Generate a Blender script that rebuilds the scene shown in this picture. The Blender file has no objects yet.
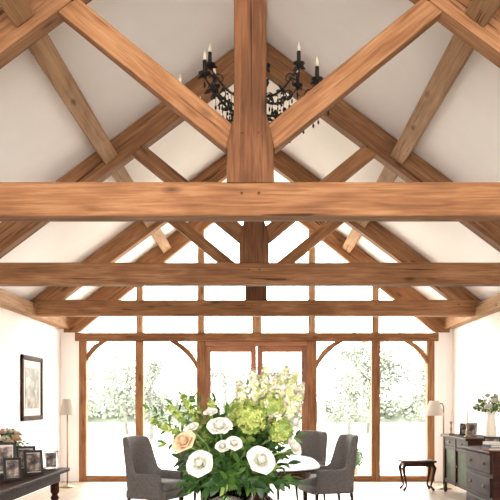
import bpy, math, random
from mathutils import Vector, Matrix, Euler
random.seed(7)
R = random.random
def U(a,b): return a+(b-a)*random.random()
C = bpy.context.scene.collection
SC = bpy.context.scene
try:
    SC.view_settings.view_transform='Standard'
    SC.view_settings.look='None'
    SC.view_settings.exposure=0.0
except Exception as e: print(e)

# ---------------------------------------------------------------- materials
def newmat(name):
    m=bpy.data.materials.new(name); m.use_nodes=True
    nt=m.node_tree; b=nt.nodes['Principled BSDF']
    return m,nt,b
def plain(name,col,rough=0.6,metal=0.0,var=0.12,scale=8,bump=0.0,spec=0.5,sss=0.0):
    m,nt,b=newmat(name)
    tc=nt.nodes.new('ShaderNodeTexCoord'); n=nt.nodes.new('ShaderNodeTexNoise')
    n.inputs['Scale'].default_value=scale; n.inputs['Detail'].default_value=4
    nt.links.new(tc.outputs['Object'],n.inputs['Vector'])
    r=nt.nodes.new('ShaderNodeValToRGB')
    r.color_ramp.elements[0].position=.3; r.color_ramp.elements[1].position=.7
    r.color_ramp.elements[0].color=(*[c*(1-var) for c in col],1)
    r.color_ramp.elements[1].color=(*[min(1,c*(1+var)) for c in col],1)
    nt.links.new(n.outputs['Fac'],r.inputs['Fac']); nt.links.new(r.outputs['Color'],b.inputs['Base Color'])
    b.inputs['Roughness'].default_value=rough; b.inputs['Metallic'].default_value=metal
    b.inputs['Specular IOR Level'].default_value=spec
    if sss>0:
        tr=nt.nodes.new('ShaderNodeBsdfTranslucent'); mx=nt.nodes.new('ShaderNodeMixShader'); mx.inputs[0].default_value=sss
        nt.links.new(r.outputs['Color'],tr.inputs['Color']); out=nt.nodes['Material Output']
        nt.links.new(b.outputs[0],mx.inputs[1]); nt.links.new(tr.outputs[0],mx.inputs[2]); nt.links.new(mx.outputs[0],out.inputs['Surface'])
    if bump>0:
        bp=nt.nodes.new('ShaderNodeBump'); bp.inputs['Strength'].default_value=bump; bp.inputs['Distance'].default_value=.01
        nt.links.new(n.outputs['Fac'],bp.inputs['Height']); nt.links.new(bp.outputs['Normal'],b.inputs['Normal'])
    return m
def oak(name,dark,mid,light,rough=.6,gscale=1.0,crack=True,spec=.3):
    m,nt,b=newmat(name); L=nt.links.new; N=nt.nodes.new
    tc=N('ShaderNodeTexCoord'); oi=N('ShaderNodeObjectInfo')
    mul=N('ShaderNodeMath'); mul.operation='MULTIPLY'; mul.inputs[1].default_value=37
    L(oi.outputs['Random'],mul.inputs[0])
    add=N('ShaderNodeVectorMath'); add.operation='ADD'
    L(tc.outputs['Object'],add.inputs[0]); L(mul.outputs[0],add.inputs[1])
    def grain(sx,sy,det,dist=0.0):
        mp=N('ShaderNodeMapping'); mp.inputs['Scale'].default_value=(sx*gscale,sy*gscale,sy*gscale)
        L(add.outputs[0],mp.inputs['Vector'])
        n=N('ShaderNodeTexNoise'); n.inputs['Scale'].default_value=1; n.inputs['Detail'].default_value=det
        n.inputs['Distortion'].default_value=dist
        L(mp.outputs[0],n.inputs['Vector']); return n
    g1=grain(2.4,48,9,.7); g2=grain(1.1,4,6,1.0); g3=grain(.9,24,3,.4)
    r=N('ShaderNodeValToRGB'); e=r.color_ramp.elements
    e[0].position=.32; e[0].color=(*dark,1); e[1].position=.68; e[1].color=(*light,1)
    k=e.new(.5); k.color=(*mid,1)
    mixf=N('ShaderNodeMath'); mixf.operation='MULTIPLY_ADD'; mixf.inputs[1].default_value=.5
    L(g1.outputs['Fac'],mixf.inputs[0])
    h=N('ShaderNodeMath'); h.operation='MULTIPLY'; h.inputs[1].default_value=.5
    L(g2.outputs['Fac'],h.inputs[0]); L(h.outputs[0],mixf.inputs[2]); L(mixf.outputs[0],r.inputs['Fac'])
    mp=N('ShaderNodeMapping'); mp.inputs['Scale'].default_value=(1.8,5,5); L(add.outputs[0],mp.inputs['Vector'])
    v=N('ShaderNodeTexVoronoi'); v.inputs['Scale'].default_value=1.0; L(mp.outputs[0],v.inputs['Vector'])
    kr=N('ShaderNodeValToRGB'); kr.color_ramp.elements[0].position=.03; kr.color_ramp.elements[0].color=(.2,.16,.14,1)
    kr.color_ramp.elements[1].position=.17; kr.color_ramp.elements[1].color=(1,1,1,1)
    L(v.outputs['Distance'],kr.inputs['Fac'])
    mx=N('ShaderNodeMix'); mx.data_type='RGBA'; mx.blend_type='MULTIPLY'; mx.inputs['Factor'].default_value=.85
    L(r.outputs['Color'],mx.inputs['A']); L(kr.outputs['Color'],mx.inputs['B'])
    out=mx.outputs['Result']
    if crack:
        cr=N('ShaderNodeValToRGB'); cr.color_ramp.elements[0].position=.32; cr.color_ramp.elements[0].color=(.2,.17,.15,1)
        cr.color_ramp.elements[1].position=.345; cr.color_ramp.elements[1].color=(1,1,1,1)
        L(g3.outputs['Fac'],cr.inputs['Fac'])
        m2=N('ShaderNodeMix'); m2.data_type='RGBA'; m2.blend_type='MULTIPLY'; m2.inputs['Factor'].default_value=.85
        L(out,m2.inputs['A']); L(cr.outputs['Color'],m2.inputs['B']); out=m2.outputs['Result']
    hs=N('ShaderNodeHueSaturation'); vv=N('ShaderNodeMath'); vv.operation='MULTIPLY_ADD'; vv.inputs[1].default_value=.35; vv.inputs[2].default_value=.82
    L(oi.outputs['Random'],vv.inputs[0]); L(vv.outputs[0],hs.inputs['Value']); L(out,hs.inputs['Color'])
    L(hs.outputs['Color'],b.inputs['Base Color'])
    b.inputs['Roughness'].default_value=rough; b.inputs['Specular IOR Level'].default_value=spec
    bp=N('ShaderNodeBump'); bp.inputs['Strength'].default_value=.5; bp.inputs['Distance'].default_value=.008
    L(g1.outputs['Fac'],bp.inputs['Height']); L(bp.outputs['Normal'],b.inputs['Normal'])
    return m

M={}
M['oak']=oak('oak_beam',(.120,.050,.020),(.235,.105,.044),(.37,.195,.095),.7,1,True,.2)
M['oak_dark']=oak('oak_beam_dark',(.055,.022,.009),(.125,.050,.020),(.21,.095,.042),.7,1,True,.2)
M['oak_pale']=oak('oak_pale',(.19,.095,.045),(.32,.18,.09),(.45,.28,.155),.7,1,True,.2)
M['door']=oak('door_oak',(.14,.05,.018),(.26,.10,.038),(.36,.16,.068),.4,1,False)
M['mahog']=oak('mahogany',(.018,.006,.004),(.045,.012,.007),(.085,.024,.012),.38,1,False,.15)
M['cabwood']=oak('cabinet_mahogany',(.014,.006,.004),(.035,.013,.008),(.065,.025,.014),.55,1,False,.10)
M['darkwood']=oak('dark_wood',(.010,.005,.004),(.022,.011,.008),(.04,.02,.014),.4,1,False,.2)
M['plaster']=plain('white_plaster',(.90,.875,.86),.9,0,.015,3)
M['wall']=plain('wall_paint',(.84,.80,.77),.9,0,.015,3)
M['iron']=plain('black_iron',(.018,.014,.012),.5,.5,.3,20)
M['cream']=plain('cream_wax',(.75,.68,.55),.5,0,.05,20)
M['grey']=plain('grey_upholstery',(.12,.107,.102),.75,0,.20,40,.2)
M['shade']=plain('lamp_shade_linen',(.45,.40,.34),.9,0,.05,60)
M['brass']=plain('aged_brass',(.22,.16,.08),.35,.9,.1,20)
M['black']=plain('black_lacquer',(.010,.010,.011),.35,0,.2,20,0,.3)
M['silver']=plain('silver',(.42,.40,.38),.25,.9,.1,20)
M['mat']=plain('mount_card',(.55,.50,.44),.8,0,.03,10)
M['green']=plain('green_paint',(.045,.055,.022),.6,0,.3,12,0,.15)
M['leafd']=plain('leaf_dark',(.024,.066,.014),.45,0,.35,25,0,.5,.22)
M['leafm']=plain('leaf_mid',(.065,.14,.022),.5,0,.3,25,0,.5,.28)
M['leafl']=plain('leaf_light',(.19,.27,.055),.55,0,.2,25,0,.5,.3)
M['lime']=plain('lime_floret',(.36,.41,.11),.6,0,.18,30,0,.3,.3)
M['white']=plain('white_petal',(.64,.62,.55),.6,0,.04,30,0,.3,.25)
M['ivory']=plain('ivory_floret',(.60,.54,.40),.6,0,.12,30,0,.3,.2)
M['peach']=plain('peach_petal',(.64,.44,.28),.55,0,.12,30,0,.3,.25)
M['pink']=plain('pink_petal',(.60,.30,.27),.55,0,.15,30,0,.3,.3)
M['stem']=plain('stem_green',(.10,.19,.04),.5,0,.2,25)
M['stone']=plain('stone_paving',(.55,.52,.47),.85,0,.1,2)
M['lawn']=plain('lawn',(.20,.235,.16),.95,0,.25,.6)
M['bark']=plain('bark',(.14,.13,.115),.9,0,.3,3)
M['tleaf']=plain('tree_leaf',(.125,.14,.105),.8,0,.35,.8)  # lightened, greyed leaf colour; washed-out garden haze is put into it
M['tleaf2']=plain('tree_leaf_pale',(.19,.21,.165),.8,0,.35,.8)  # paler leaf, bright haze likewise painted into the base colour
M['terra']=plain('terracotta',(.30,.18,.12),.8,0,.1,15)
M['worktop']=plain('worktop_granite',(.25,.23,.20),.25,0,.3,60)
M['cabinet']=plain('cabinet_paint',(.60,.57,.50),.5,0,.03,10)
M['book1']=plain('book_cloth_red',(.20,.03,.02),.7,0,.2,30); M['book2']=plain('book_cloth_blue',(.03,.05,.10),.7,0,.2,30)
def photo_mat(name,a,b_,c,scale):
    m,nt,b=newmat(name)
    tc=nt.nodes.new('ShaderNodeTexCoord'); n=nt.nodes.new('ShaderNodeTexNoise'); n.inputs['Scale'].default_value=scale; n.inputs['Detail'].default_value=3
    nt.links.new(tc.outputs['Object'],n.inputs['Vector'])
    r=nt.nodes.new('ShaderNodeValToRGB'); e=r.color_ramp.elements
    e[0].position=.35;e[0].color=(*a,1);e[1].position=.65;e[1].color=(*c,1);k=e.new(.5);k.color=(*b_,1)
    nt.links.new(n.outputs['Fac'],r.inputs['Fac']); nt.links.new(r.outputs['Color'],b.inputs['Base Color'])
    b.inputs['Roughness'].default_value=.4; b.inputs['Specular IOR Level'].default_value=.2
    return m
M['photo']=photo_mat('photo_print',(.02,.02,.03),(.15,.11,.09),(.5,.45,.38),14)
M['paint']=photo_mat('painting_canvas',(.08,.07,.055),(.20,.17,.13),(.38,.33,.26),6)
def floor_mat():
    m,nt,b=newmat('floor_boards'); L=nt.links.new;N=nt.nodes.new
    tc=N('ShaderNodeTexCoord'); mp=N('ShaderNodeMapping'); mp.inputs['Rotation'].default_value=(0,0,math.pi/2)
    L(tc.outputs['Object'],mp.inputs['Vector'])
    br=N('ShaderNodeTexBrick'); br.inputs['Scale'].default_value=1; br.inputs['Brick Width'].default_value=1.6; br.inputs['Row Height'].default_value=.18
    br.inputs['Mortar Size'].default_value=.004
    br.inputs['Color1'].default_value=(.26,.19,.13,1); br.inputs['Color2'].default_value=(.33,.25,.17,1); br.inputs['Mortar'].default_value=(.09,.06,.04,1)
    L(mp.outputs[0],br.inputs['Vector']); L(br.outputs['Color'],b.inputs['Base Color']); b.inputs['Roughness'].default_value=.4
    return m
M['floorm']=floor_mat()
def glass_pane():
    m=bpy.data.materials.new('window_glass'); m.use_nodes=True; nt=m.node_tree; nt.nodes.clear()
    o=nt.nodes.new('ShaderNodeOutputMaterial'); t=nt.nodes.new('ShaderNodeBsdfTransparent'); g=nt.nodes.new('ShaderNodeBsdfGlossy')
    g.inputs['Roughness'].default_value=.02; t.inputs['Color'].default_value=(.98,.985,.975,1)
    mx=nt.nodes.new('ShaderNodeMixShader'); mx.inputs[0].default_value=.05
    nt.links.new(t.outputs[0],mx.inputs[1]); nt.links.new(g.outputs[0],mx.inputs[2]); nt.links.new(mx.outputs[0],o.inputs[0]); return m
M['glass']=glass_pane()
m,nt,b=newmat('clear_glass'); b.inputs['Transmission Weight'].default_value=1; b.inputs['Roughness'].default_value=.02; b.inputs['IOR'].default_value=1.45
b.inputs['Base Color'].default_value=(.95,.98,.96,1); M['cglass']=m

# ---------------------------------------------------------------- builders
def empty(name,loc=(0,0,0),rot=(0,0,0)):
    o=bpy.data.objects.new(name,None); o.location=loc; o.rotation_euler=rot; o.empty_display_size=.1; C.objects.link(o); return o
class MB:
    def __init__(s): s.v=[];s.f=[];s.m=[];s.mats=[];s.sm=[]
    def mi(s,mat):
        if mat not in s.mats: s.mats.append(mat)
        return s.mats.index(mat)
    def add(s,vs,fs,mat,T=None,smooth=True):
        o=len(s.v); k=s.mi(mat)
        for p in vs:
            p=Vector(p)
            if T is not None: p=T@p
            s.v.append(p[:])
        for f in fs: s.f.append([i+o for i in f]); s.m.append(k); s.sm.append(smooth)
    def box(s,c,size,mat,T=None,bev=0):
        x,y,z=[d/2 for d in size]; cx,cy,cz=c
        if bev<=0:
            vs=[(cx+a*x,cy+b_*y,cz+d*z) for a in(-1,1) for b_ in(-1,1) for d in(-1,1)]
            fs=[(0,1,3,2),(4,6,7,5),(0,4,5,1),(2,3,7,6),(0,2,6,4),(1,5,7,3)]
            s.add(vs,fs,mat,T,False)
        else:
            import bmesh
            bm=bmesh.new(); bmesh.ops.create_cube(bm,size=1)
            for v in bm.verts: v.co=Vector((v.co.x*size[0]+cx,v.co.y*size[1]+cy,v.co.z*size[2]+cz))
            bmesh.ops.bevel(bm,geom=bm.edges[:]+bm.verts[:],offset=min(bev,min(size)*.49),segments=3,profile=.5,affect='EDGES')
            bm.verts.ensure_lookup_table(); bm.verts.index_update()
            s.add([v.co[:] for v in bm.verts],[[v.index for v in f.verts] for f in bm.faces],mat,T,True); bm.free()
    def lathe(s,prof,mat,T=None,seg=20,caps=True):
        vs=[];fs=[];n=len(prof)
        for r,z in prof:
            for i in range(seg):
                a=2*math.pi*i/seg; vs.append((r*math.cos(a),r*math.sin(a),z))
        for j in range(n-1):
            for i in range(seg):
                k=(i+1)%seg; fs.append((j*seg+i,j*seg+k,(j+1)*seg+k,(j+1)*seg+i))
        if caps:
            fs.append(tuple(range(seg))[::-1]); fs.append(tuple((n-1)*seg+i for i in range(seg)))
        s.add(vs,fs,mat,T,True)
    def tube(s,pts,rad,mat,T=None,seg=8):
        pts=[Vector(p) for p in pts]; n=len(pts)
        if not hasattr(rad,'__len__'): rad=[rad]*n
        vs=[];fs=[]; prev=None
        for i,p in enumerate(pts):
            d=(pts[min(i+1,n-1)]-pts[max(i-1,0)])
            if d.length<1e-9: d=Vector((0,0,1))
            d.normalize()
            if prev is None:
                a=d.orthogonal().normalized()
            else:
                a=prev-d*prev.dot(d)
                a=a.normalized() if a.length>1e-6 else d.orthogonal().normalized()
            prev=a; b_=d.cross(a)
            for k in range(seg):
                t=2*math.pi*k/seg; vs.append((p+(a*math.cos(t)+b_*math.sin(t))*rad[i])[:])
        for j in range(n-1):
            for i in range(seg):
                k=(i+1)%seg; fs.append((j*seg+i,j*seg+k,(j+1)*seg+k,(j+1)*seg+i))
        fs.append(tuple(range(seg))[::-1]); fs.append(tuple((n-1)*seg+i for i in range(seg)))
        s.add(vs,fs,mat,T,True)
    def ball(s,c,r,mat,T=None,seg=12,rings=8):
        if not hasattr(r,'__len__'): r=(r,r,r)
        vs=[];fs=[]
        for j in range(rings+1):
            ph=math.pi*j/rings
            for i in range(seg):
                a=2*math.pi*i/seg
                vs.append((c[0]+r[0]*math.sin(ph)*math.cos(a),c[1]+r[1]*math.sin(ph)*math.sin(a),c[2]-r[2]*math.cos(ph)))
        for j in range(rings):
            for i in range(seg):
                k=(i+1)%seg; fs.append((j*seg+i,j*seg+k,(j+1)*seg+k,(j+1)*seg+i))
        s.add(vs,fs,mat,T,True)
    def leaf(s,p,d,l,w,mat,curl=.25,T=None,up=None):
        d=Vector(d).normalized(); u=Vector(up) if up is not None else Vector((U(-1,1),U(-1,1),U(.2,1)))
        sd=d.cross(u)
        if sd.length<1e-4: sd=d.orthogonal()
        sd.normalize(); nn=sd.cross(d); p=Vector(p)
        vs=[];st=[(0,.08),(.25,.8),(.5,1),(.78,.62),(1,.03)]
        for t,ww in st:
            c=p+d*l*t-nn*curl*l*t*t
            vs+= [(c-sd*w/2*ww+nn*w*.12*ww)[:],c[:],(c+sd*w/2*ww+nn*w*.12*ww)[:]]
        fs=[]
        for j in range(4):
            a=j*3; fs+=[(a,a+1,a+4,a+3),(a+1,a+2,a+5,a+4)]
        s.add(vs,fs,mat,T,True)
    def build(s,name,parent=None,loc=None,rot=None):
        me=bpy.data.meshes.new(name); me.from_pydata(s.v,[],s.f)
        for mt in s.mats: me.materials.append(mt)
        me.polygons.foreach_set('material_index',s.m); me.polygons.foreach_set('use_smooth',s.sm); me.update()
        o=bpy.data.objects.new(name,me); C.objects.link(o)
        if parent: o.parent=parent
        if loc: o.location=loc
        if rot: o.rotation_euler=rot
        return o
def bevelmod(o,w=.008,seg=2):
    b=o.modifiers.new('bev','BEVEL'); b.width=w; b.segments=seg; b.limit_method='ANGLE'; b.angle_limit=.6
def boxo(name,lo,hi,mat,parent=None,bev=0):
    c=[(a+b_)/2 for a,b_ in zip(lo,hi)]; sz=[b_-a for a,b_ in zip(lo,hi)]
    mb=MB(); mb.box((0,0,0),sz,mat); o=mb.build(name,parent,loc=c)
    if bev: bevelmod(o,bev)
    return o
def prism(name,pts,y0,y1,mat,parent=None,ang=0.0,bev=.012):
    cx=sum(p[0] for p in pts)/len(pts); cz=sum(p[1] for p in pts)/len(pts); cy=(y0+y1)/2; h=(y1-y0)/2
    ca,sa=math.cos(ang),math.sin(ang); loc=[]
    for x,z in pts:
        dx,dz=x-cx,z-cz; loc.append((dx*ca+dz*sa,-dx*sa+dz*ca))
    n=len(pts)
    area=sum(loc[i][0]*loc[(i+1)%n][1]-loc[(i+1)%n][0]*loc[i][1] for i in range(n))
    if area<0: loc=loc[::-1]
    vs=[(x,-h,z) for x,z in loc]+[(x,h,z) for x,z in loc]
    fs=[tuple(range(n)),tuple(range(2*n-1,n-1,-1))]
    for i in range(n):
        k=(i+1)%n; fs.append((k,i,i+n,k+n))
    mb=MB(); mb.add(vs,fs,mat,None,False)
    o=mb.build(name,parent,loc=(cx,cy,cz),rot=(0,-ang,0))
    if bev: bevelmod(o,bev)
    return o
def beamxz(name,p0,p1,h,y0,y1,mat,parent=None,bev=.012):
    d=Vector((p1[0]-p0[0],p1[1]-p0[1])); a=math.atan2(d.y,d.x); n=Vector((-d.y,d.x)).normalized()*h/2
    pts=[(p0[0]+n.x,p0[1]+n.y),(p1[0]+n.x,p1[1]+n.y),(p1[0]-n.x,p1[1]-n.y),(p0[0]-n.x,p0[1]-n.y)]
    return prism(name,pts,y0,y1,mat,parent,a,bev)
def beamy(name,x,z,y0,y1,w,h,mat,parent=None,roll=0.0,bev=.01):
    mb=MB(); mb.box((0,0,0),(y1-y0,w,h),mat)
    o=mb.build(name,parent,loc=(x,(y0+y1)/2,z))
    o.rotation_euler=(Matrix.Rotation(-roll,4,'Y')@Matrix.Rotation(math.pi/2,4,'Z')).to_euler()
    bevelmod(o,bev); return o

# ---------------------------------------------------------------- room shell
W=3.45; YB=-4.0; YF=13.2; AP=5.49; SL=.75
PIT=math.atan(SL)
def roof(x): return AP-SL*abs(x)
boxo('floor',(-W-.3,YB-.3,-.15),(W+.3,YF+.2,0),M['floorm'])
boxo('wall_left',(-W-.25,YB-.2,0),(-W,YF+.2,2.89),M['wall'])
boxo('wall_right',(W,YB-.2,0),(W+.25,YF+.2,2.89),M['wall'])
for sx,nm in((-1,'ceiling'),(1,'ceiling.001')):
    pts=[(0,AP),(sx*3.75,roof(3.75)),(sx*3.75,roof(3.75)+.25),(0,AP+.3)]
    prism(nm,pts,YB-.2,YF+.25,M['plaster'],None,0,0)
boxo('wall_far_return_left',(-W,YF,0),(-3.13,YF+.15,2.75),M['wall'])
boxo('wall_far_return_right',(3.13,YF,0),(W,YF+.15,2.75),M['wall'])
for sx,nm in((-1,'left'),(1,'right')):
    boxo('baseboard_'+nm,(sx*W-(0.02 if sx>0 else 0),YB,0),(sx*W+(0.02 if sx<0 else 0),YF,.14),M['plaster'],None,.004)
    beamy('trim_wall_plate_'+nm,sx*(W-.07),2.78,YB,YF-.02,.16,.19,M['oak_pale'])
boxo('wall_rear_left',(-W,YB-.2,0),(-2.9,YB,2.8),M['wall'])
boxo('wall_rear_right',(2.9,YB-.2,0),(W,YB,2.8),M['wall'])
wr=empty('window_rear')
for i,x in enumerate((-2.8,-1.4,0,1.4,2.8)):
    beamxz('post_%d'%i,(x,0),(x,roof(x)-.05),.14,YB-.16,YB-.02,M['oak'],wr)
beamxz('rail',(-2.9,2.5),(2.9,2.5),.15,YB-.17,YB-.01,M['oak'],wr)
mb=MB(); mb.add([(-2.9,YB-.1,.02),(2.9,YB-.1,.02),(2.9,YB-.1,roof(2.9)),(0,YB-.1,AP),(-2.9,YB-.1,roof(2.9))],[(0,1,2,3,4)],M['glass'],None,False); mb.build('glass',wr)

# ---------------------------------------------------------------- trusses
RH=.27; RV=RH/math.cos(PIT)
def truss(name,yb,th=.18):
    y0,y1=yb-th,yb; p=empty(name)
    zb,zt=2.70,2.94
    beamxz('tie_beam',(-W-.02,(zb+zt)/2),(W+.02,(zb+zt)/2),zt-zb,y0,y1,M['oak'],p,.014)
    xf=(AP-RV-zt)/SL
    for sx,n in((-1,'left'),(1,'right')):
        pts=[(sx*.0,AP-.01),(sx*3.38,roof(3.38)-.01),(sx*3.38,zt),(sx*xf,zt),(0,AP-RV)]
        prism('principal_rafter_'+n,pts,y0+.01,y1-.01,M['oak'],p,-sx*PIT,.012)
        a=(sx*.12,3.26-.02); b_=(sx*1.36,3.26+.8*1.22+.02)
        beamxz('strut_'+n,a,b_,.165,y0+.025,y1-.02,M['oak'],p,.01)
    k=[(-.165,zt-.01),(.165,zt-.01),(.165,3.2),(.115,3.40),(.112,5.05),(.15,5.12),(.16,roof(.16)-.02),(0,AP-.015),(-.16,roof(.16)-.02),(-.15,5.12),(-.112,5.05),(-.115,3.40),(-.165,3.2)]
    prism('king_post',k,y0-.012,y1+.01,M['oak_dark'],p,math.pi/2,.01)
    mb=MB()
    for x,z in((-.06,2.86),(.06,2.86),(-.06,3.28),(.06,3.28),(1.25,4.22),(-1.25,4.22),(3.05,2.87),(-3.05,2.87)):
        T=Matrix.Translation((x,y0-.008,z))@Matrix.Rotation(math.pi/2,4,'X')
        mb.lathe([(.009,-.03),(.009,.008),(.005,.012)],M['oak_dark'],T,10)
    mb.build('oak_pegs',p)
truss('roof_truss',5.42); truss('roof_truss.001',8.45); truss('roof_truss.002',11.47)
PX=1.62
for i,(a,b_) in enumerate(((YB,5.24),(5.42,8.27),(8.45,11.29),(11.47,YF))):
    for sx,n in((-1,'left'),(1,'right')):
        z=roof(PX)-.11/math.cos(PIT)
        beamy('trim_purlin_%s_%d'%(n,i+1),sx*PX,z,a,b_,.17,.19,M['oak_pale'],None,-sx*PIT)
beamy('trim_ridge_beam',0,AP-.13,YB,YF,.08,.2,M['oak_pale'])

# ---------------------------------------------------------------- glazed gable
fr=empty('window_1')
y0,y1=YF,YF+.15
ZL0,ZL1=2.47,2.62
beamxz('lintel',(-3.2,(ZL0+ZL1)/2),(3.2,(ZL0+ZL1)/2),ZL1-ZL0,y0-.02,y1,M['oak'],fr)
posts=((-3.07,.13),(-2.07,.14),(-.985,.15),(.975,.17),(2.1,.15),(3.07,.13))
for i,(x,w) in enumerate(posts):
    beamxz('post_%d'%i,(x,0),(x,ZL0),w,y0,y1,M['oak'],fr)
for i,x in enumerate((-2.07,-.985,0,.975,2.1)):
    beamxz('gable_stud_%d'%i,(x,ZL1),(x,roof(x)-.2),.12 if x else .17,y0+.01,y1-.01,M['oak_pale'],fr)
for sx,n in((-1,'left'),(1,'right')):
    pts=[(0,AP-.02),(sx*3.4,roof(3.4)-.02),(sx*3.4,2.62),(sx*3.15,2.62),(0,AP-.29)]
    prism('gable_rafter_'+n,pts,y0-.005,y1,M['oak'],fr,-sx*PIT)
for a,b_ in((-3.0,-2.14),(-2.0,-1.06),(1.06,2.03),(2.17,3.0)):
    beamxz('sill',(a,.05),(b_,.05),.1,y0+.01,y1,M['oak'],fr)
def brace(px,sx,L=.5,th=.10):
    A=Vector((px,ZL0-L)); B=Vector((px+sx*L,ZL0)); K=Vector((px+sx*.34*L,ZL0-.34*L))
    A2=Vector((px,ZL0-L+th*1.5)); B2=Vector((px+sx*(L-th*1.5),ZL0)); K2=Vector((px+sx*(.34*L-th*.6),ZL0-.34*L+th*.6))
    f=lambda a,k,b_,t:(a*(1-t)**2+k*2*t*(1-t)+b_*t*t)
    lo=[tuple(f(A,K,B,t/8)) for t in range(9)]; hi=[tuple(f(A2,K2,B2,t/8)) for t in range(8,-1,-1)]
    prism('brace',lo+hi,y0+.02,y1-.03,M['oak'],fr,sx*.8,.006)
brace(-3.0,1,.36,.085); brace(-1.06,-1,.50,.10); brace(1.06,1,.48,.10); brace(3.0,-1,.40,.09)
yg=YF+.1
mb=MB()
for a,b_ in((-3.1,-.985),(.975,3.1)):
    mb.add([(a,yg,.05),(b_,yg,.05),(b_,yg,ZL1),(a,yg,ZL1)],[(0,1,2,3)],M['glass'],None,False)
mb.add([(-3.3,yg,ZL1),(3.3,yg,ZL1),(3.3,yg,roof(3.3)-.05),(0,yg,AP-.05),(-3.3,yg,roof(3.3)-.05)],[(0,1,2,3,4)],M['glass'],None,False)
mb.build('glass',fr)
dr=empty('door_1')
beamxz('head',(-.91,2.425),(.89,2.425),.09,y0+.02,y1-.02,M['door'],dr,.006)
for i,(a,b_) in enumerate(((-.91,-.008),(.008,.89))):
    beamxz('stile_a_%d'%i,(a+.05,.01),(a+.05,2.38),.10,y0+.04,y1-.05,M['door'],dr,.006)
    beamxz('stile_b_%d'%i,(b_-.05,.01),(b_-.05,2.38),.10,y0+.04,y1-.05,M['door'],dr,.006)
    beamxz('rail_top_%d'%i,(a+.10,2.33),(b_-.10,2.33),.1,y0+.04,y1-.05,M['door'],dr,.006)
    beamxz('rail_bottom_%d'%i,(a+.10,.12),(b_-.10,.12),.22,y0+.04,y1-.05,M['door'],dr,.006)
    mb=MB(); mb.add([(a+.1,y0+.07,.2),(b_-.1,y0+.07,.2),(b_-.1,y0+.07,2.3),(a+.1,y0+.07,2.3)],[(0,1,2,3)],M['glass'],None,False); mb.build('pane_%d'%i,dr)
mb=MB()
for s_ in(-1,1):
    mb.box((s_*.06,y0+.035,1.05),(.03,.01,.2),M['brass']); mb.tube([(s_*.06,y0+.03,1.08),(s_*.06,y0-.02,1.08),(s_*.15,y0-.025,1.08)],.008,M['brass'])
mb.build('handles',dr)

# ---------------------------------------------------------------- chandelier
def chandelier():
    p=empty('chandelier',(0.02,6.95,4.12))
    mb=MB(); I=M['iron']
    mb.lathe([(.004,-.22),(.02,-.2),(.035,-.16),(.02,-.12),(.03,-.08),(.06,-.03),(.05,.03),(.02,.08),(.018,.22),(.035,.27),(.03,.33),(.014,.38),(.012,.55)],I,None,14)
    z=.55
    while z<1.13:
        mb.tube([(.012*math.cos(t),0,z+.02*math.sin(t)) if int(z*50)%2 else (0,.012*math.cos(t),z+.02*math.sin(t)) for t in [i*math.pi/4 for i in range(9)]],.0035,I,None,5); z+=.033
    mb.lathe([(.05,1.17),(.045,1.14),(.012,1.10)],I,None,14)
    def arm(a,r,z0,z1,drop):
        T=Matrix.Rotation(a,4,'Z')
        pts=[]
        for i in range(15):
            t=i/14
            x=.03+(r-.03)*t; zz=z0-drop*math.sin(t*math.pi*.9)*(1-.35*t)+ (z1-z0)*t**2.2
            pts.append((x,0,zz))
        mb.tube(pts,[.013-.005*(i/14) for i in range(15)],I,T,6)
        c=[(r-.1+.05*math.cos(q)*(1-q/9),0,z1-.1+.05*math.sin(q)*(1-q/9)) for q in [k*.5 for k in range(12)]]
        mb.tube(c,.006,I,T,5)
        T2=T@Matrix.Translation((r,0,z1))
        mb.lathe([(.008,-.04),(.02,-.015),(.05,.0),(.055,.012),(.02,.014)],I,T2,12)
        mb.lathe([(.0175,.012),(.0175,.115),(.012,.12)],I,T2,10)
        mb.lathe([(.006,.118),(.017,.133),(.016,.155),(.002,.205)],M['cream'],T2,10)
        for t in (.2,.3,.4,.5,.6,.7,.8,.9):
            q=pts[int(t*14)]
            for s_ in(-1,1):
                mb.leaf((q[0],0,q[2]),(U(-.2,.8),s_*1,U(-.6,1)),U(.05,.10),.038,I,.2,T)
            d=U(.03,.12)
            mb.ball((q[0],0,q[2]-d-.015),(.010,.010,.022),I,T,6,5); mb.tube([(q[0],0,q[2]),(q[0],0,q[2]-d)],.002,I,T,4)
        for k in range(4):
            b0=U(0,6.28); mb.leaf((r,0,z1-.01),(math.cos(b0),math.sin(b0),U(-.8,.2)),.07,.035,I,.3,T)
        mb.ball((r,0,z1-.09),(.013,.013,.03),I,T,6,5); mb.tube([(r,0,z1-.03),(r,0,z1-.07)],.002,I,T,4)
        for k in range(13):
            t=k/12; x=.03+(r*.62-.03)*t; zz=-.24+(z0-.02+.22)*t-.09*math.sin(t*math.pi)
            mb.ball((x,0,zz),.010,I,T,6,5)
            if k%3==1: mb.ball((x,0,zz-.035),(.008,.008,.02),I,T,6,5)
    for i in range(8): arm(i*math.pi/4+.12,.69,-.05,.08 ,.12)
    for i in range(6): arm(i*math.pi/3+.5,.46,.12,.30,.08)
    mb.ball((0,0,-.25),(.022,.022,.035),I)
    mb.build('frame',p)
chandelier()

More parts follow.
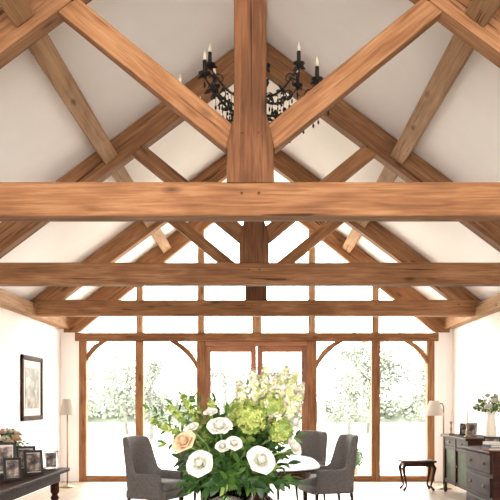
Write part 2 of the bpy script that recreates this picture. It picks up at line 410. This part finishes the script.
# ---------------------------------------------------------------- flowers
def orient(p,d):
    d=Vector(d).normalized(); q=Vector((0,0,1)).rotation_difference(d)
    return Matrix.Translation(p)@q.to_matrix().to_4x4()
def rose(mb,p,d,R0,mat):
    T=orient(p,d)@Matrix.Rotation(U(0,6),4,'Z')
    mb.ball((0,0,-.25*R0),(.35*R0,.35*R0,.3*R0),M['stem'],T,8,6)
    mb.ball((0,0,.15*R0),(.22*R0,.22*R0,.5*R0),mat,T,10,8)
    spec=[(3,.30,.78,.35),(4,.46,.74,.66),(5,.63,.60,1.0),(5,.80,.42,1.2),(6,1.0,.20,1.25)]
    for ring,(n,rr,top,close) in enumerate(spec):
        rr*=R0*.95; top*=R0
        for k in range(n):
            ph=2*math.pi*k/n+ring*.9+U(-.15,.15); w=math.pi/n*1.4; tilt=U(-.10,.10)*R0
            vs=[];fs=[]
            for j in range(7):
                v=j/6
                for i in range(7):
                    u=-1+2*i/6
                    wv=w*(.30+.70*math.sin(min(1,v*1.15)*math.pi*.55))*(1 if v<.9 else .78)
                    bul=math.sin(v*math.pi/2)**.7
                    mult=bul*(1-(1-close)*v**3) 
                    rad=rr*(.12+.88*mult)*(1+.07*u*u)+ (R0*.12*v**4 if close>1 else 0)
                    z=-.35*R0+(top+.35*R0)*v*(1-.22*u*u*v)+tilt*v - (R0*.12*v**6 if close>.9 else 0)
                    vs.append((rad*math.cos(ph+u*wv),rad*math.sin(ph+u*wv),z))
            for j in range(6):
                for i in range(6):
                    a=j*7+i; fs.append((a,a+1,a+8,a+7))
            mb.add(vs,fs,mat,T,True)
def floret(mb,p,d,s_,mat):
    T=orient(p,d)@Matrix.Rotation(U(0,6),4,'Z')
    for k in range(4):
        a=k*math.pi/2; ca,sa=math.cos(a),math.sin(a)
        vs=[(0,0,0),(s_*.6*ca-s_*.4*sa,s_*.6*sa+s_*.4*ca,s_*.2),(s_*ca,s_*sa,s_*.12),(s_*.6*ca+s_*.4*sa,s_*.6*sa-s_*.4*ca,s_*.2)]
        mb.add(vs,[(0,3,2,1)],mat,T,False)
def cluster(mb,c,r,n,s_,mats):
    c=Vector(c)
    for i in range(n):
        d=Vector((random.gauss(0,1),random.gauss(0,1),random.gauss(0,1))).normalized()
        p=c+Vector((d.x*r[0],d.y*r[1],d.z*r[2]))*U(.78,1.12)
        floret(mb,p,(d+Vector((U(-.5,.5),U(-.5,.5),U(-.5,.5)))),s_*U(.7,1.2),random.choice(mats))
    mb.ball(c,[q*.75 for q in r],mats[0])
def plume(mb,base,tip,r,n,s_,mats,core=False):
    base,tip=Vector(base),Vector(tip); ax=tip-base
    mb.tube([base,base+ax*.5,tip],[.004,.003,.001] if not core else [r*.5,r*.4,r*.1],M['stem'] if not core else mats[0],None,6)
    for i in range(n):
        t=R()**.8; d=Vector((random.gauss(0,1),random.gauss(0,1),random.gauss(0,1))).normalized()
        p=base+ax*t+d*r*(1-t*.7)*U(.3,1); floret(mb,p,d+ax.normalized()*.5,s_*U(.7,1.3),random.choice(mats))
def spray(mb,a,b_,n,l,w,mats,bend=.05,tip=True):
    a,b_=Vector(a),Vector(b_); mid=(a+b_)/2+Vector((0,0,bend))
    pts=[a*(1-t)**2+mid*2*t*(1-t)+b_*t*t for t in [i/8 for i in range(9)]]
    mb.tube(pts,[.0035-.0025*i/8 for i in range(9)],M['stem'],None,5)
    for i in range(n):
        t=.3+.7*i/n; q=a*(1-t)**2+mid*2*t*(1-t)+b_*t*t
        ax=((b_-mid)*t+(mid-a)*(1-t)).normalized(); s_=ax.orthogonal().normalized(); s_=Matrix.Rotation(i*2.4,3,ax)@s_
        mb.leaf(q,ax*.6+s_*.9,l*U(.75,1.2),w*U(.8,1.2),random.choice(mats),U(.05,.4))
    if tip: mb.leaf(b_,ax,l,w,mats[0],.1)
VX,VY=-.05,2.72
def bouquet():
    p=empty('flower_bouquet',(0,0,0))
    neck=Vector((VX,VY,1.11))
    mb=MB(); G=[M['leafd'],M['leafd'],M['leafm']]
    for i in range(105):
        a=U(0,2*math.pi); el=U(-.15,1.25); rr=U(.13,.235)
        c=neck+Vector((.045,0,.02))
        tip=c+Vector((math.cos(a)*math.cos(el)*rr*1.0,math.sin(a)*math.cos(el)*rr*.8,math.sin(el)*rr*1.12))
        spray(mb,neck+Vector((U(-.05,.05),U(-.05,.05),-.02)),tip,11,.050,.024,random.choice([G,G,[M['leafm'],M['leafl']]]),U(-.01,.05))
    for i in range(16):
        a=2*math.pi*i/16; tip=neck+Vector((math.cos(a)*.15,math.sin(a)*.13,U(-.02,.03)))
        spray(mb,neck,tip,9,.052,.026,G,.05)
    for tip in ((-.325,2.70,1.375),(-.28,2.65,1.32),(-.25,2.75,1.39),(-.21,2.72,1.42),(-.28,2.78,1.25),(-.17,2.7,1.42),(.20,2.75,1.33),(.18,2.68,1.22),(.21,2.72,1.28),(-.10,2.8,1.41),(.02,2.82,1.46),(.16,2.8,1.43),(.21,2.78,1.39)):
        spray(mb,neck,tip,22,.036,.014,[M['leafm'],M['leafd'],M['leafl']],.05)
    mb.build('foliage',p)
    mb=MB()
    for base,tip in (((-.12,2.68,1.24),(-.26,2.66,1.395)),((-.13,2.70,1.27),(-.205,2.70,1.425)),((-.16,2.62,1.26),(-.30,2.58,1.335)),((-.08,2.7,1.3),(-.11,2.7,1.41))):
        plume(mb,base,tip,.024,90,.011,[M['leafl'],M['lime']])
    mb.build('bells_of_ireland',p)
    mb=MB()
    cluster(mb,(.045,2.60,1.345),(.058,.055,.050),260,.012,[M['lime'],M['lime'],M['leafl']])
    cluster(mb,(.110,2.62,1.38),(.056,.055,.050),260,.012,[M['lime'],M['leafl'],M['ivory']])
    cluster(mb,(.005,2.66,1.365),(.045,.05,.045),180,.012,[M['leafl'],M['lime']])
    cluster(mb,(.145,2.60,1.30),(.046,.045,.045),180,.012,[M['lime'],M['leafl']])
    mb.build('green_hydrangea',p)
    mb=MB()
    for base,tip in (((.02,2.66,1.38),(-.005,2.68,1.475)),((.06,2.66,1.40),(.045,2.66,1.505)),((.09,2.66,1.40),(.09,2.66,1.515)),((.12,2.66,1.40),(.13,2.66,1.49)),((.16,2.64,1.34),(.195,2.62,1.50)),((.18,2.64,1.34),(.22,2.66,1.46)),((.10,2.68,1.4),(.065,2.7,1.49)),((.14,2.66,1.37),(.165,2.66,1.52)),((.16,2.62,1.34),(.21,2.60,1.42))):
        plume(mb,base,tip,.034,330,.010,[M['ivory'],M['white'],M['ivory'],M['lime']],True)
    mb.build('white_astilbe',p)
    mb=MB()
    for (x,y,z,r,m_) in ((-.13,2.50,1.195,.037,'white'),(-.065,2.54,1.32,.034,'white'),(.075,2.48,1.208,.039,'white'),(-.015,2.50,1.262,.022,'white'),(-.055,2.54,1.25,.020,'white'),(.19,2.58,1.245,.026,'white'),(.19,2.60,1.33,.024,'white'),(-.185,2.52,1.268,.034,'peach'),(-.16,2.57,1.315,.018,'white'),(-.10,2.6,1.365,.020,'white')):
        d=Vector((x-VX,(y-VY-.02),z-1.06)); rose(mb,(x,y,z),d,r,M[m_])
        mb.tube([(VX+(x-VX)*.2,VY,1.08),((x+VX)/2,(y+VY)/2,(z+1.12)/2+.02),(x,y+.01,z-.01)],.003,M['stem'],None,5)
    mb.build('roses',p)
    mb=MB()
    for i in range(26):
        a=i*2.4; r=.065*math.sqrt(i/26)
        mb.tube([(VX+r*math.cos(a+2.6)*.8,VY+r*math.sin(a+2.6)*.8,.925),(VX+r*.5*math.cos(a),VY+r*.5*math.sin(a),1.02),(VX+r*math.cos(a),VY+r*math.sin(a),1.14)],.003,M['stem'],None,5)
    mb.build('stems',p)
bouquet()
mb=MB()
mb.lathe([(.0,.905),(.075,.905),(.085,.915),(.092,1.0),(.098,1.12),(.093,1.12),(.087,1.0),(.08,.925),(.0,.92)],M['cglass'],Matrix.Translation((VX,VY,0)),32,False)
mb.build('glass_vase')
isl=empty('kitchen_island')
boxo('worktop',(-1.15,2.15,.86),(1.15,3.15,.90),M['worktop'],isl,.006)
boxo('carcass',(-1.08,2.25,.08),(1.08,3.05,.86),M['cabinet'],isl,.004)
boxo('plinth',(-1.02,2.31,0),(1.02,2.99,.08),M['darkwood'],isl)
for i in range(4):
    boxo('door_panel_%d'%i,(-1.04+i*.52,3.05,.14),(-.56+i*.52,3.07,.82),M['cabinet'],isl,.006)

# ---------------------------------------------------------------- dining table
def dining_table():
    p=empty('dining_table',(.06,8.0,0))
    mb=MB(); hw,hl=.62,1.15
    def ov(sc):
        o=[]
        for i in range(48):
            a=2*math.pi*i/48; c,s_=math.cos(a),math.sin(a)
            o.append((hw*sc*math.copysign(abs(c)**.75,c),hl*sc*math.copysign(abs(s_)**.6,s_)))
        return o
    vs=[];rows=[(.97,.735),(1,.742),(1,.757),(.985,.765)]
    for sc,z in rows: vs+=[(x,y,z) for x,y in ov(sc)]
    fs=[tuple(range(48))[::-1],tuple(range(144,192))]
    for j in range(3):
        for i in range(48):
            k=(i+1)%48; fs.append((j*48+i,j*48+k,(j+1)*48+k,(j+1)*48+i))
    mb.add(vs,fs,M['mahog'],None,False)
    vs=[];
    for sc,z in((.85,.65),(.85,.735)): vs+=[(x,y,z) for x,y in ov(sc)]
    fs=[tuple(range(48))[::-1],tuple(range(48,96))]+[(i,(i+1)%48,(i+1)%48+48,i+48) for i in range(48)]
    mb.add(vs,fs,M['mahog'],None,False)
    for yy in(-.55,.55):
        T=Matrix.Translation((0,yy,0))
        mb.lathe([(.05,.28),(.09,.32),(.1,.38),(.06,.45),(.045,.52),(.06,.58),(.09,.62),(.11,.65)],M['mahog'],T,20)
        mb.ball((0,0,.28),(.08,.08,.06),M['mahog'],T)
        for k in range(4):
            T2=T@Matrix.Rotation(math.pi/4+k*math.pi/2,4,'Z')
            mb.tube([(.03,0,.30),(.14,0,.29),(.26,0,.20),(.38,0,.06),(.44,0,.03)],[.035,.034,.028,.022,.025],M['mahog'],T2,8)
            mb.ball((.45,0,.022),(.035,.025,.022),M['brass'],T2)
    mb.build('table',p)
dining_table()
def chair(loc,rotz,name='dining_chair'):
    p=empty(name,loc,(0,0,rotz))
    mb=MB(); G=M['grey']
    nt_,nz=29,9; A=math.radians(118)
    def H(t):
        u=abs(t)/A
        s_=1 if u<.33 else (0 if u>.62 else .5+.5*math.cos((u-.33)/.29*math.pi))
        return .60+.38*s_-.03*u
    def P(t,v,off):
        h=H(t); z=.30+(h-.30)*v
        fl=1+.42*(max(0,z-.45))*math.cos(t*.5)
        rx,ry=.30-off,.315-off
        x=-(rx*fl)*math.copysign(abs(math.cos(t))**.75,math.cos(t)); y=ry*math.copysign(abs(math.sin(t))**.7,math.sin(t))*(1+.10*(z-.3))
        if abs(t)>math.pi/2: x=rx*1.0*abs(math.cos(t))**.75*1.5
        return (x,y,z)
    vs=[];fs=[]
    ring=[(0.0,j/nz) for j in range(nz+1)]+[(.012,1.025),(.035,1.03),(.055,1.0)]+[(.06,j/nz) for j in range(nz-1,-1,-1)]
    m_=len(ring)
    for i in range(nt_):
        t=-A+2*A*i/(nt_-1)
        for off,v in ring: vs.append(P(t,v,off))
    for i in range(nt_-1):
        for j in range(m_):
            k=(j+1)%m_; fs.append((i*m_+j,i*m_+k,(i+1)*m_+k,(i+1)*m_+j))
    fs.append(tuple(range(m_))); fs.append(tuple((nt_-1)*m_+j for j in range(m_))[::-1])
    mb.add(vs,fs,G,None,True)
    mb.box((.03,0,.345),(.54,.56,.11),G,None,.03)
    mb.box((.05,0,.435),(.50,.50,.12),G,None,.045)
    for sx,sy in((-1,-1),(-1,1),(1,-1),(1,1)):
        mb.tube([(sx*.22,sy*.22,.31),(sx*.225+(-.05 if sx<0 else 0),sy*.225,0)],[.024,.014],M['darkwood'],None,8)
    mb.build('body',p)
chair((-1.15,8.75,0),math.radians(-24)); chair((.90,9.3,0),math.radians(196),'dining_chair.001')
chair((-.72,10.25,0),math.radians(-60),'dining_chair.002'); chair((.62,10.3,0),math.radians(235),'dining_chair.003')

# ---------------------------------------------------------------- left console with photographs
def turned_leg(mb,x,y,h,mat,s_=1.0):
    T=Matrix.Translation((x,y,0))
    mb.lathe([(.014*s_,0),(.022*s_,.03),(.014*s_,.06),(.024*s_,h*.35),(.03*s_,h*.6),(.018*s_,h*.7),(.034*s_,h*.76),(.02*s_,h*.8),(.034*s_,h*.84),(.034*s_,h)],mat,T,12)
ct=empty('console_table')
boxo('top',(-2.55,4.6,.75),(-1.72,7.05,.785),M['cabwood'],ct,.008)
boxo('apron',(-2.48,4.68,.66),(-1.79,6.97,.75),M['cabwood'],ct,.004)
mb=MB()
for x in(-2.44,-1.83):
    for y in(4.72,6.93): turned_leg(mb,x,y,.68,M['cabwood'],1.2)
mb.build('legs',ct)
def frame(name,x,y,z,w,h,rz,mat,lean=.2):
    p=empty(name,(x,y,z),(0,0,rz)); mb=MB(); b_=.022
    T=Matrix.Rotation(-lean,4,'X')
    mb.box((0,0,b_/2),(w,.016,b_),mat,T,.003); mb.box((0,0,h-b_/2),(w,.016,b_),mat,T,.003)
    mb.box((-w/2+b_/2,0,h/2),(b_,.016,h),mat,T,.003); mb.box((w/2-b_/2,0,h/2),(b_,.016,h),mat,T,.003)
    mb.box((0,.001,h/2),(w-b_*1.5,.006,h-b_*1.5),M['mat'],T); mb.box((0,-.003,h/2),(w*.72,.004,h*.74),M['photo'],T)
    mb.box((0,.006,h/2),(w-.01,.004,h-.01),M['black'],T)
    mb.add([(-.02,.012+h*.1,h*.6),(.02,.012+h*.1,h*.6),(.03,h*.42,.0),(-.03,h*.42,.0)],[(0,1,2,3)],M['black'],None,False)
    mb.build('frame',p)
frs=[(-2.02,6.70,.17,.22,.5,'black'),(-1.84,6.85,.13,.17,.35,'silver'),(-2.27,6.5,.20,.28,.3,'darkwood'),(-1.83,6.3,.16,.21,.6,'black'),(-2.06,6.22,.20,.28,.4,'black'),(-1.86,5.85,.14,.18,.6,'black'),(-2.3,6.0,.22,.30,.3,'mahog'),(-2.06,5.72,.17,.23,.5,'black')]
for i,(x,y,w,h,rz,mt) in enumerate(frs):
    frame('photo_frame'+('' if i==0 else '.%03d'%i),x,y,.787,w,h,rz,M[mt])
def posy(name,loc,mats,n=9,r=.12,vs_=.14,leafs=None):
    leafs=leafs or [M['leafd'],M['leafm']]
    p=empty(name,loc); mb=MB()
    mb.lathe([(.035,0),(.05,.02),(.06,vs_*.5),(.04,vs_*.85),(.05,vs_)],M['cream'],None,20)
    mb.build('vase',p); mb=MB()
    for i in range(26):
        a=U(0,6.28); el=U(.1,1.4); t=Vector((math.cos(a)*math.cos(el)*r,math.sin(a)*math.cos(el)*r,vs_+math.sin(el)*r))
        spray(mb,(0,0,vs_-.02),t,8,.045,.02,leafs,.02)
    for i in range(n):
        a=i*2.4; el=.15+1.2*R(); t=Vector((math.cos(a)*math.cos(el)*r,math.sin(a)*math.cos(el)*r,vs_+math.sin(el)*r*1.1))
        rose(mb,t,t-Vector((0,0,vs_*.6)),U(.028,.04),M[random.choice(mats)])
    mb.build('flowers',p)
posy('potted_flowers',(-2.24,6.86,.787),['pink','white','peach','ivory'],20,.155,.18)

wp=empty('wall_painting')
X0=-W
mb=MB(); ya,yb_,za,zb_=10.98,12.0,1.12,2.10; b_=.07
for c,sz in (((X0+.02,(ya+yb_)/2,za+b_/2),(.04,yb_-ya,b_)),((X0+.02,(ya+yb_)/2,zb_-b_/2),(.04,yb_-ya,b_)),((X0+.02,ya+b_/2,(za+zb_)/2),(.04,b_,zb_-za)),((X0+.02,yb_-b_/2,(za+zb_)/2),(.04,b_,zb_-za))):
    mb.box(c,sz,M['cabwood'],None,.01)
mb.box((X0+.012,(ya+yb_)/2,(za+zb_)/2),(.012,yb_-ya-b_,zb_-za-b_),M['mat']); mb.box((X0+.02,(ya+yb_)/2,(za+zb_)/2),(.006,.66,.62),M['paint'])
mb.build('frame',wp)

def floor_lamp(name,x,y,swing):
    p=empty(name,(x,y,0)); mb=MB()
    mb.lathe([(.13,0),(.13,.015),(.05,.03),(.018,.05),(.01,.07)],M['brass'],None,24)
    if swing:
        mb.tube([(0,0,.05),(0,0,1.2),(0,0,1.33),(-.02,0,1.37),(-.08,0,1.385),(-.14,0,1.36),(-.15,0,1.30)],.012,M['brass'],None,8); cx=-.15
        sp=[(.16,1.18),(.075,1.42)]
    else:
        mb.tube([(0,0,.05),(0,0,1.25)],.012,M['brass'],None,8); cx=0; sp=[(.125,1.19),(.075,1.45)]
    mb.ball((cx,0,1.27),(.03,.03,.045),M['cream'])
    mb.tube([(cx,0,1.22),(cx,0,sp[1][1]-.01)],.006,M['brass'])
    T=Matrix.Translation((cx,0,0))
    mb.lathe([sp[0],sp[1],(sp[1][0]-.003,sp[1][1]),(sp[0][0]-.003,sp[0][1])],M['shade'],T,28,False)
    mb.build('lamp',p)
floor_lamp('floor_lamp',-3.1,12.3,False); floor_lamp('floor_lamp.001',3.02,12.1,True)

# ---------------------------------------------------------------- right side
def small_table():
    p=empty('side_table',(2.55,11.9,0)); mb=MB(); B=M['cabwood']
    mb.box((0,0,.465),(.54,.40,.03),B,None,.01); mb.box((0,0,.42),(.47,.33,.07),B,None,.006)
    for sx in(-1,1):
        for sy in(-1,1):
            mb.tube([(sx*.20,sy*.14,.44),(sx*.245,sy*.165,.36),(sx*.22,sy*.15,.22),(sx*.19,sy*.13,.08),(sx*.235,sy*.16,.015)],[.028,.03,.02,.014,.024],B,None,8)
    mb.build('table',p)
small_table()
def sideboard():
    p=empty('sideboard'); B=M['cabwood']
    xa,xb,ya,yb=2.93,3.42,10.35,11.75
    boxo('top',(xa-.04,ya-.04,.86),(xb,yb+.04,.90),B,p,.01)
    for y in(ya,(ya+yb)/2-.03,yb-.06): boxo('stile',(xa,y,.16),(xb,y+.06,.86),B,p,.004)
    boxo('shelf_low',(xa+.01,ya,.16),(xb,yb,.22),B,p,.004); boxo('rail_top',(xa+.01,ya,.68),(xb,yb,.73),B,p,.004)
    boxo('back',(xb-.03,ya,.2),(xb-.01,yb,.86),B,p)
    boxo('green_panels',(xa+.03,ya+.03,.22),(xa+.05,yb-.03,.68),M['green'],p)
    boxo('drawers',(xa+.01,ya+.06,.735),(xa+.05,yb-.06,.855),B,p,.004)
    boxo('end_panel',(xa+.07,ya-.008,.26),(xb-.07,ya+.01,.80),M['green'],p,.004)
    mb=MB()
    for x in(xa+.03,xb-.04):
        for y in(ya+.03,yb-.03): mb.lathe([(.018,0),(.03,.05),(.02,.09),(.03,.16)],B,Matrix.Translation((x,y,0)),12)
    for y in(ya+.35,yb-.35): mb.ball((xa,y,.795),.014,M['brass'])
    for y in(ya+.65,yb-.65): mb.ball((xa+.02,y,.45),.014,M['brass'])
    mb.build('legs_and_knobs',p)
sideboard()
def chest():
    p=empty('chest_of_drawers'); B=M['cabwood']
    xa,xb,ya,yb=2.44,3.0,7.7,8.7
    boxo('top',(xa-.03,ya-.03,.86),(xb+.03,yb+.03,.89),B,p,.01)
    boxo('carcass',(xa+.02,ya,.14),(xb,yb,.86),B,p,.01)
    for i,z in enumerate((.17,.41,.65)):
        boxo('drawer_%d'%i,(xa,ya+.05,z),(xa+.03,yb-.05,z+.2),B,p,.008)
    mb=MB()
    for z in(.27,.51,.75):
        for y in(ya+.25,yb-.25): mb.ball((xa-.008,y,z),.015,M['brass'])
    for x in(xa+.06,xb-.05):
        for y in(ya+.05,yb-.05): mb.lathe([(.02,0),(.035,.06),(.025,.1),(.04,.14)],B,Matrix.Translation((x,y,0)),12)
    mb.build('feet_and_knobs',p)
chest()
frame('photo_frame.008',2.60,8.2,.892,.18,.13,-.4,M['black']); frame('photo_frame.009',3.10,10.8,.902,.16,.2,-.6,M['silver'])
frame('photo_frame.010',3.12,11.25,.902,.14,.18,-.6,M['black'])
posy('potted_flowers.001',(2.68,8.5,.892),['white','ivory','white'],10,.17,.40,[M['leafm'],M['leafl']])
mb=MB()
for i,(mt,w_,d_) in enumerate((('book1',.16,.22),('book2',.15,.20),('cream',.13,.18))):
    T=Matrix.Translation((2.53,7.93,.892+.03*i))@Matrix.Rotation(.15*i,4,'Z')
    mb.box((0,0,.014),(w_-.008,d_-.008,.022),M['mat'],T); mb.box((0,0,.002),(w_,d_,.004),M[mt],T); mb.box((0,0,.026),(w_,d_,.004),M[mt],T); mb.box((-w_/2,0,.014),(.004,d_,.028),M[mt],T)
mb.build('book_stack')
mb=MB()
for x,y in((2.99,10.6),(3.0,11.55)):
    T=Matrix.Translation((x,y,.9)); mb.lathe([(.045,0),(.04,.015),(.012,.03),(.018,.08),(.01,.14),(.025,.19),(.02,.2)],M['brass'],T,14); mb.lathe([(.011,.2),(.011,.38),(.003,.39)],M['cream'],T,10)
mb.build('candlesticks')

# ---------------------------------------------------------------- garden
boxo('lawn',(-60,YF+5,-.25),(60,120,-.12),M['lawn'])
boxo('patio',(-9,YF+.2,-.25),(9,YF+5,-.05),M['stone'])
def topiary(name,x,y):
    p=empty(name,(x,y,-.05)); mb=MB()
    mb.lathe([(.10,0),(.13,.18),(.15,.19),(.15,.22),(.12,.22)],M['terra'],None,20)
    for i in range(700):
        d=Vector((random.gauss(0,1),random.gauss(0,1),random.gauss(0,1))).normalized()
        mb.leaf(Vector((0,0,.40))+d*.19,d+Vector((U(-.6,.6),U(-.6,.6),U(-.6,.6))),.04,.022,random.choice([M['leafm'],M['leafd']]),.2)
    mb.ball((0,0,.40),.185,M['leafd']); mb.build('bush',p)
topiary('potted_topiary',1.78,14.1)
def tree(name,x,y,h,w,mat,kind=0,n=2600):
    p=empty(name,(x,y,-.10)); mb=MB(); B=M['bark']
    mb.tube([(0,0,0),(U(-.05,.05)*h,0,h*.4),(U(-.05,.05)*h,0,h*.92)],[h*.022,h*.015,h*.004],B,None,8)
    tips=[]
    for i in range(26):
        z=h*U(.25,.85); a=U(0,6.28)
        L_=w*.5*((1-z/h)*1.2 if kind else math.sqrt(max(.05,1-((z/h-.6)/.45)**2)))*U(.6,1)
        t=Vector((math.cos(a)*L_,math.sin(a)*L_,z+(-.05 if kind else .10)*h)); tips.append(t)
        mb.tube([(0,0,z*.9),t*.5+Vector((0,0,z*.45)),t],[h*.009,h*.005,h*.002],B,None,5)
    for i in range(n):
        t=random.choice(tips); f=U(.35,1.05); c=Vector((t.x*f,t.y*f,t.z))+Vector((random.gauss(0,1),random.gauss(0,1),random.gauss(0,1)))*w*.07
        c.z=max(c.z,.3)
        mb.leaf(c,(U(-1,1),U(-1,1),U(-1,.4)),w*.045,w*.03,mat,.2)
    mb.build('tree',p)
ti=0
for (x,y,h,w,k) in ((-6.0,34,3.9,3.6,0),(-4.3,30,3.9,2.4,1),(-9.5,38,4.2,4.0,0),(-2.2,44,4.0,3.0,0),(-1.0,36,3.3,2.6,0),(1.6,46,4.2,4,0),(3.6,30,3.6,2.2,1),(5.2,36,4.2,4.2,0),(7.0,31,3.8,2.4,1),(9.8,40,4.4,4.2,0),(-13,46,4.5,5,0),(13,46,4.5,5,0)):
    tree('garden_tree'+('' if ti==0 else '.%03d'%ti),x,y,h,w,M['tleaf'] if ti%2 else M['tleaf2'],k); ti+=1
mb=MB()
for i in range(9000):
    x=U(-28,28); z=U(0.25,1.6+.35*math.sin(x*.7)); mb.leaf((x,52+U(-.8,.8),z),(U(-1,1),U(-1,1),U(-.1,1)),.38,.26,M['tleaf2'],.1)
mb.box((0,52.4,.60),(56,.8,1.3),M['tleaf2']); mb.build('hedge')

# ---------------------------------------------------------------- light
w=bpy.data.worlds.new('sky'); SC.world=w; w.use_nodes=True; nt=w.node_tree; bg=nt.nodes['Background']
bg.inputs['Color'].default_value=(1,.98,.955,1); bg.inputs['Strength'].default_value=18.5
def portal(name,loc,rx,sx,sy):
    l=bpy.data.lights.new(name,'AREA'); l.shape='RECTANGLE'; l.size=sx; l.size_y=sy; l.cycles.is_portal=True
    o=bpy.data.objects.new(name,l); o.location=loc; o.rotation_euler=(rx,0,0); C.objects.link(o)
portal('portal_far',(0,YF+.3,2.7),-math.pi/2,6.6,5.5)
portal('portal_rear',(0,YB-.3,2.7),math.pi/2,6.6,5.5)

# ---------------------------------------------------------------- camera
cd=bpy.data.cameras.new('camera'); cd.lens=54; cd.sensor_width=36; cd.sensor_fit='HORIZONTAL'
cd.shift_x=-.022; cd.shift_y=.304; cd.clip_end=300
cam=bpy.data.objects.new('camera',cd); cam.location=(.075,0,1.4); cam.rotation_euler=(math.pi/2,0,0); C.objects.link(cam); SC.camera=cam
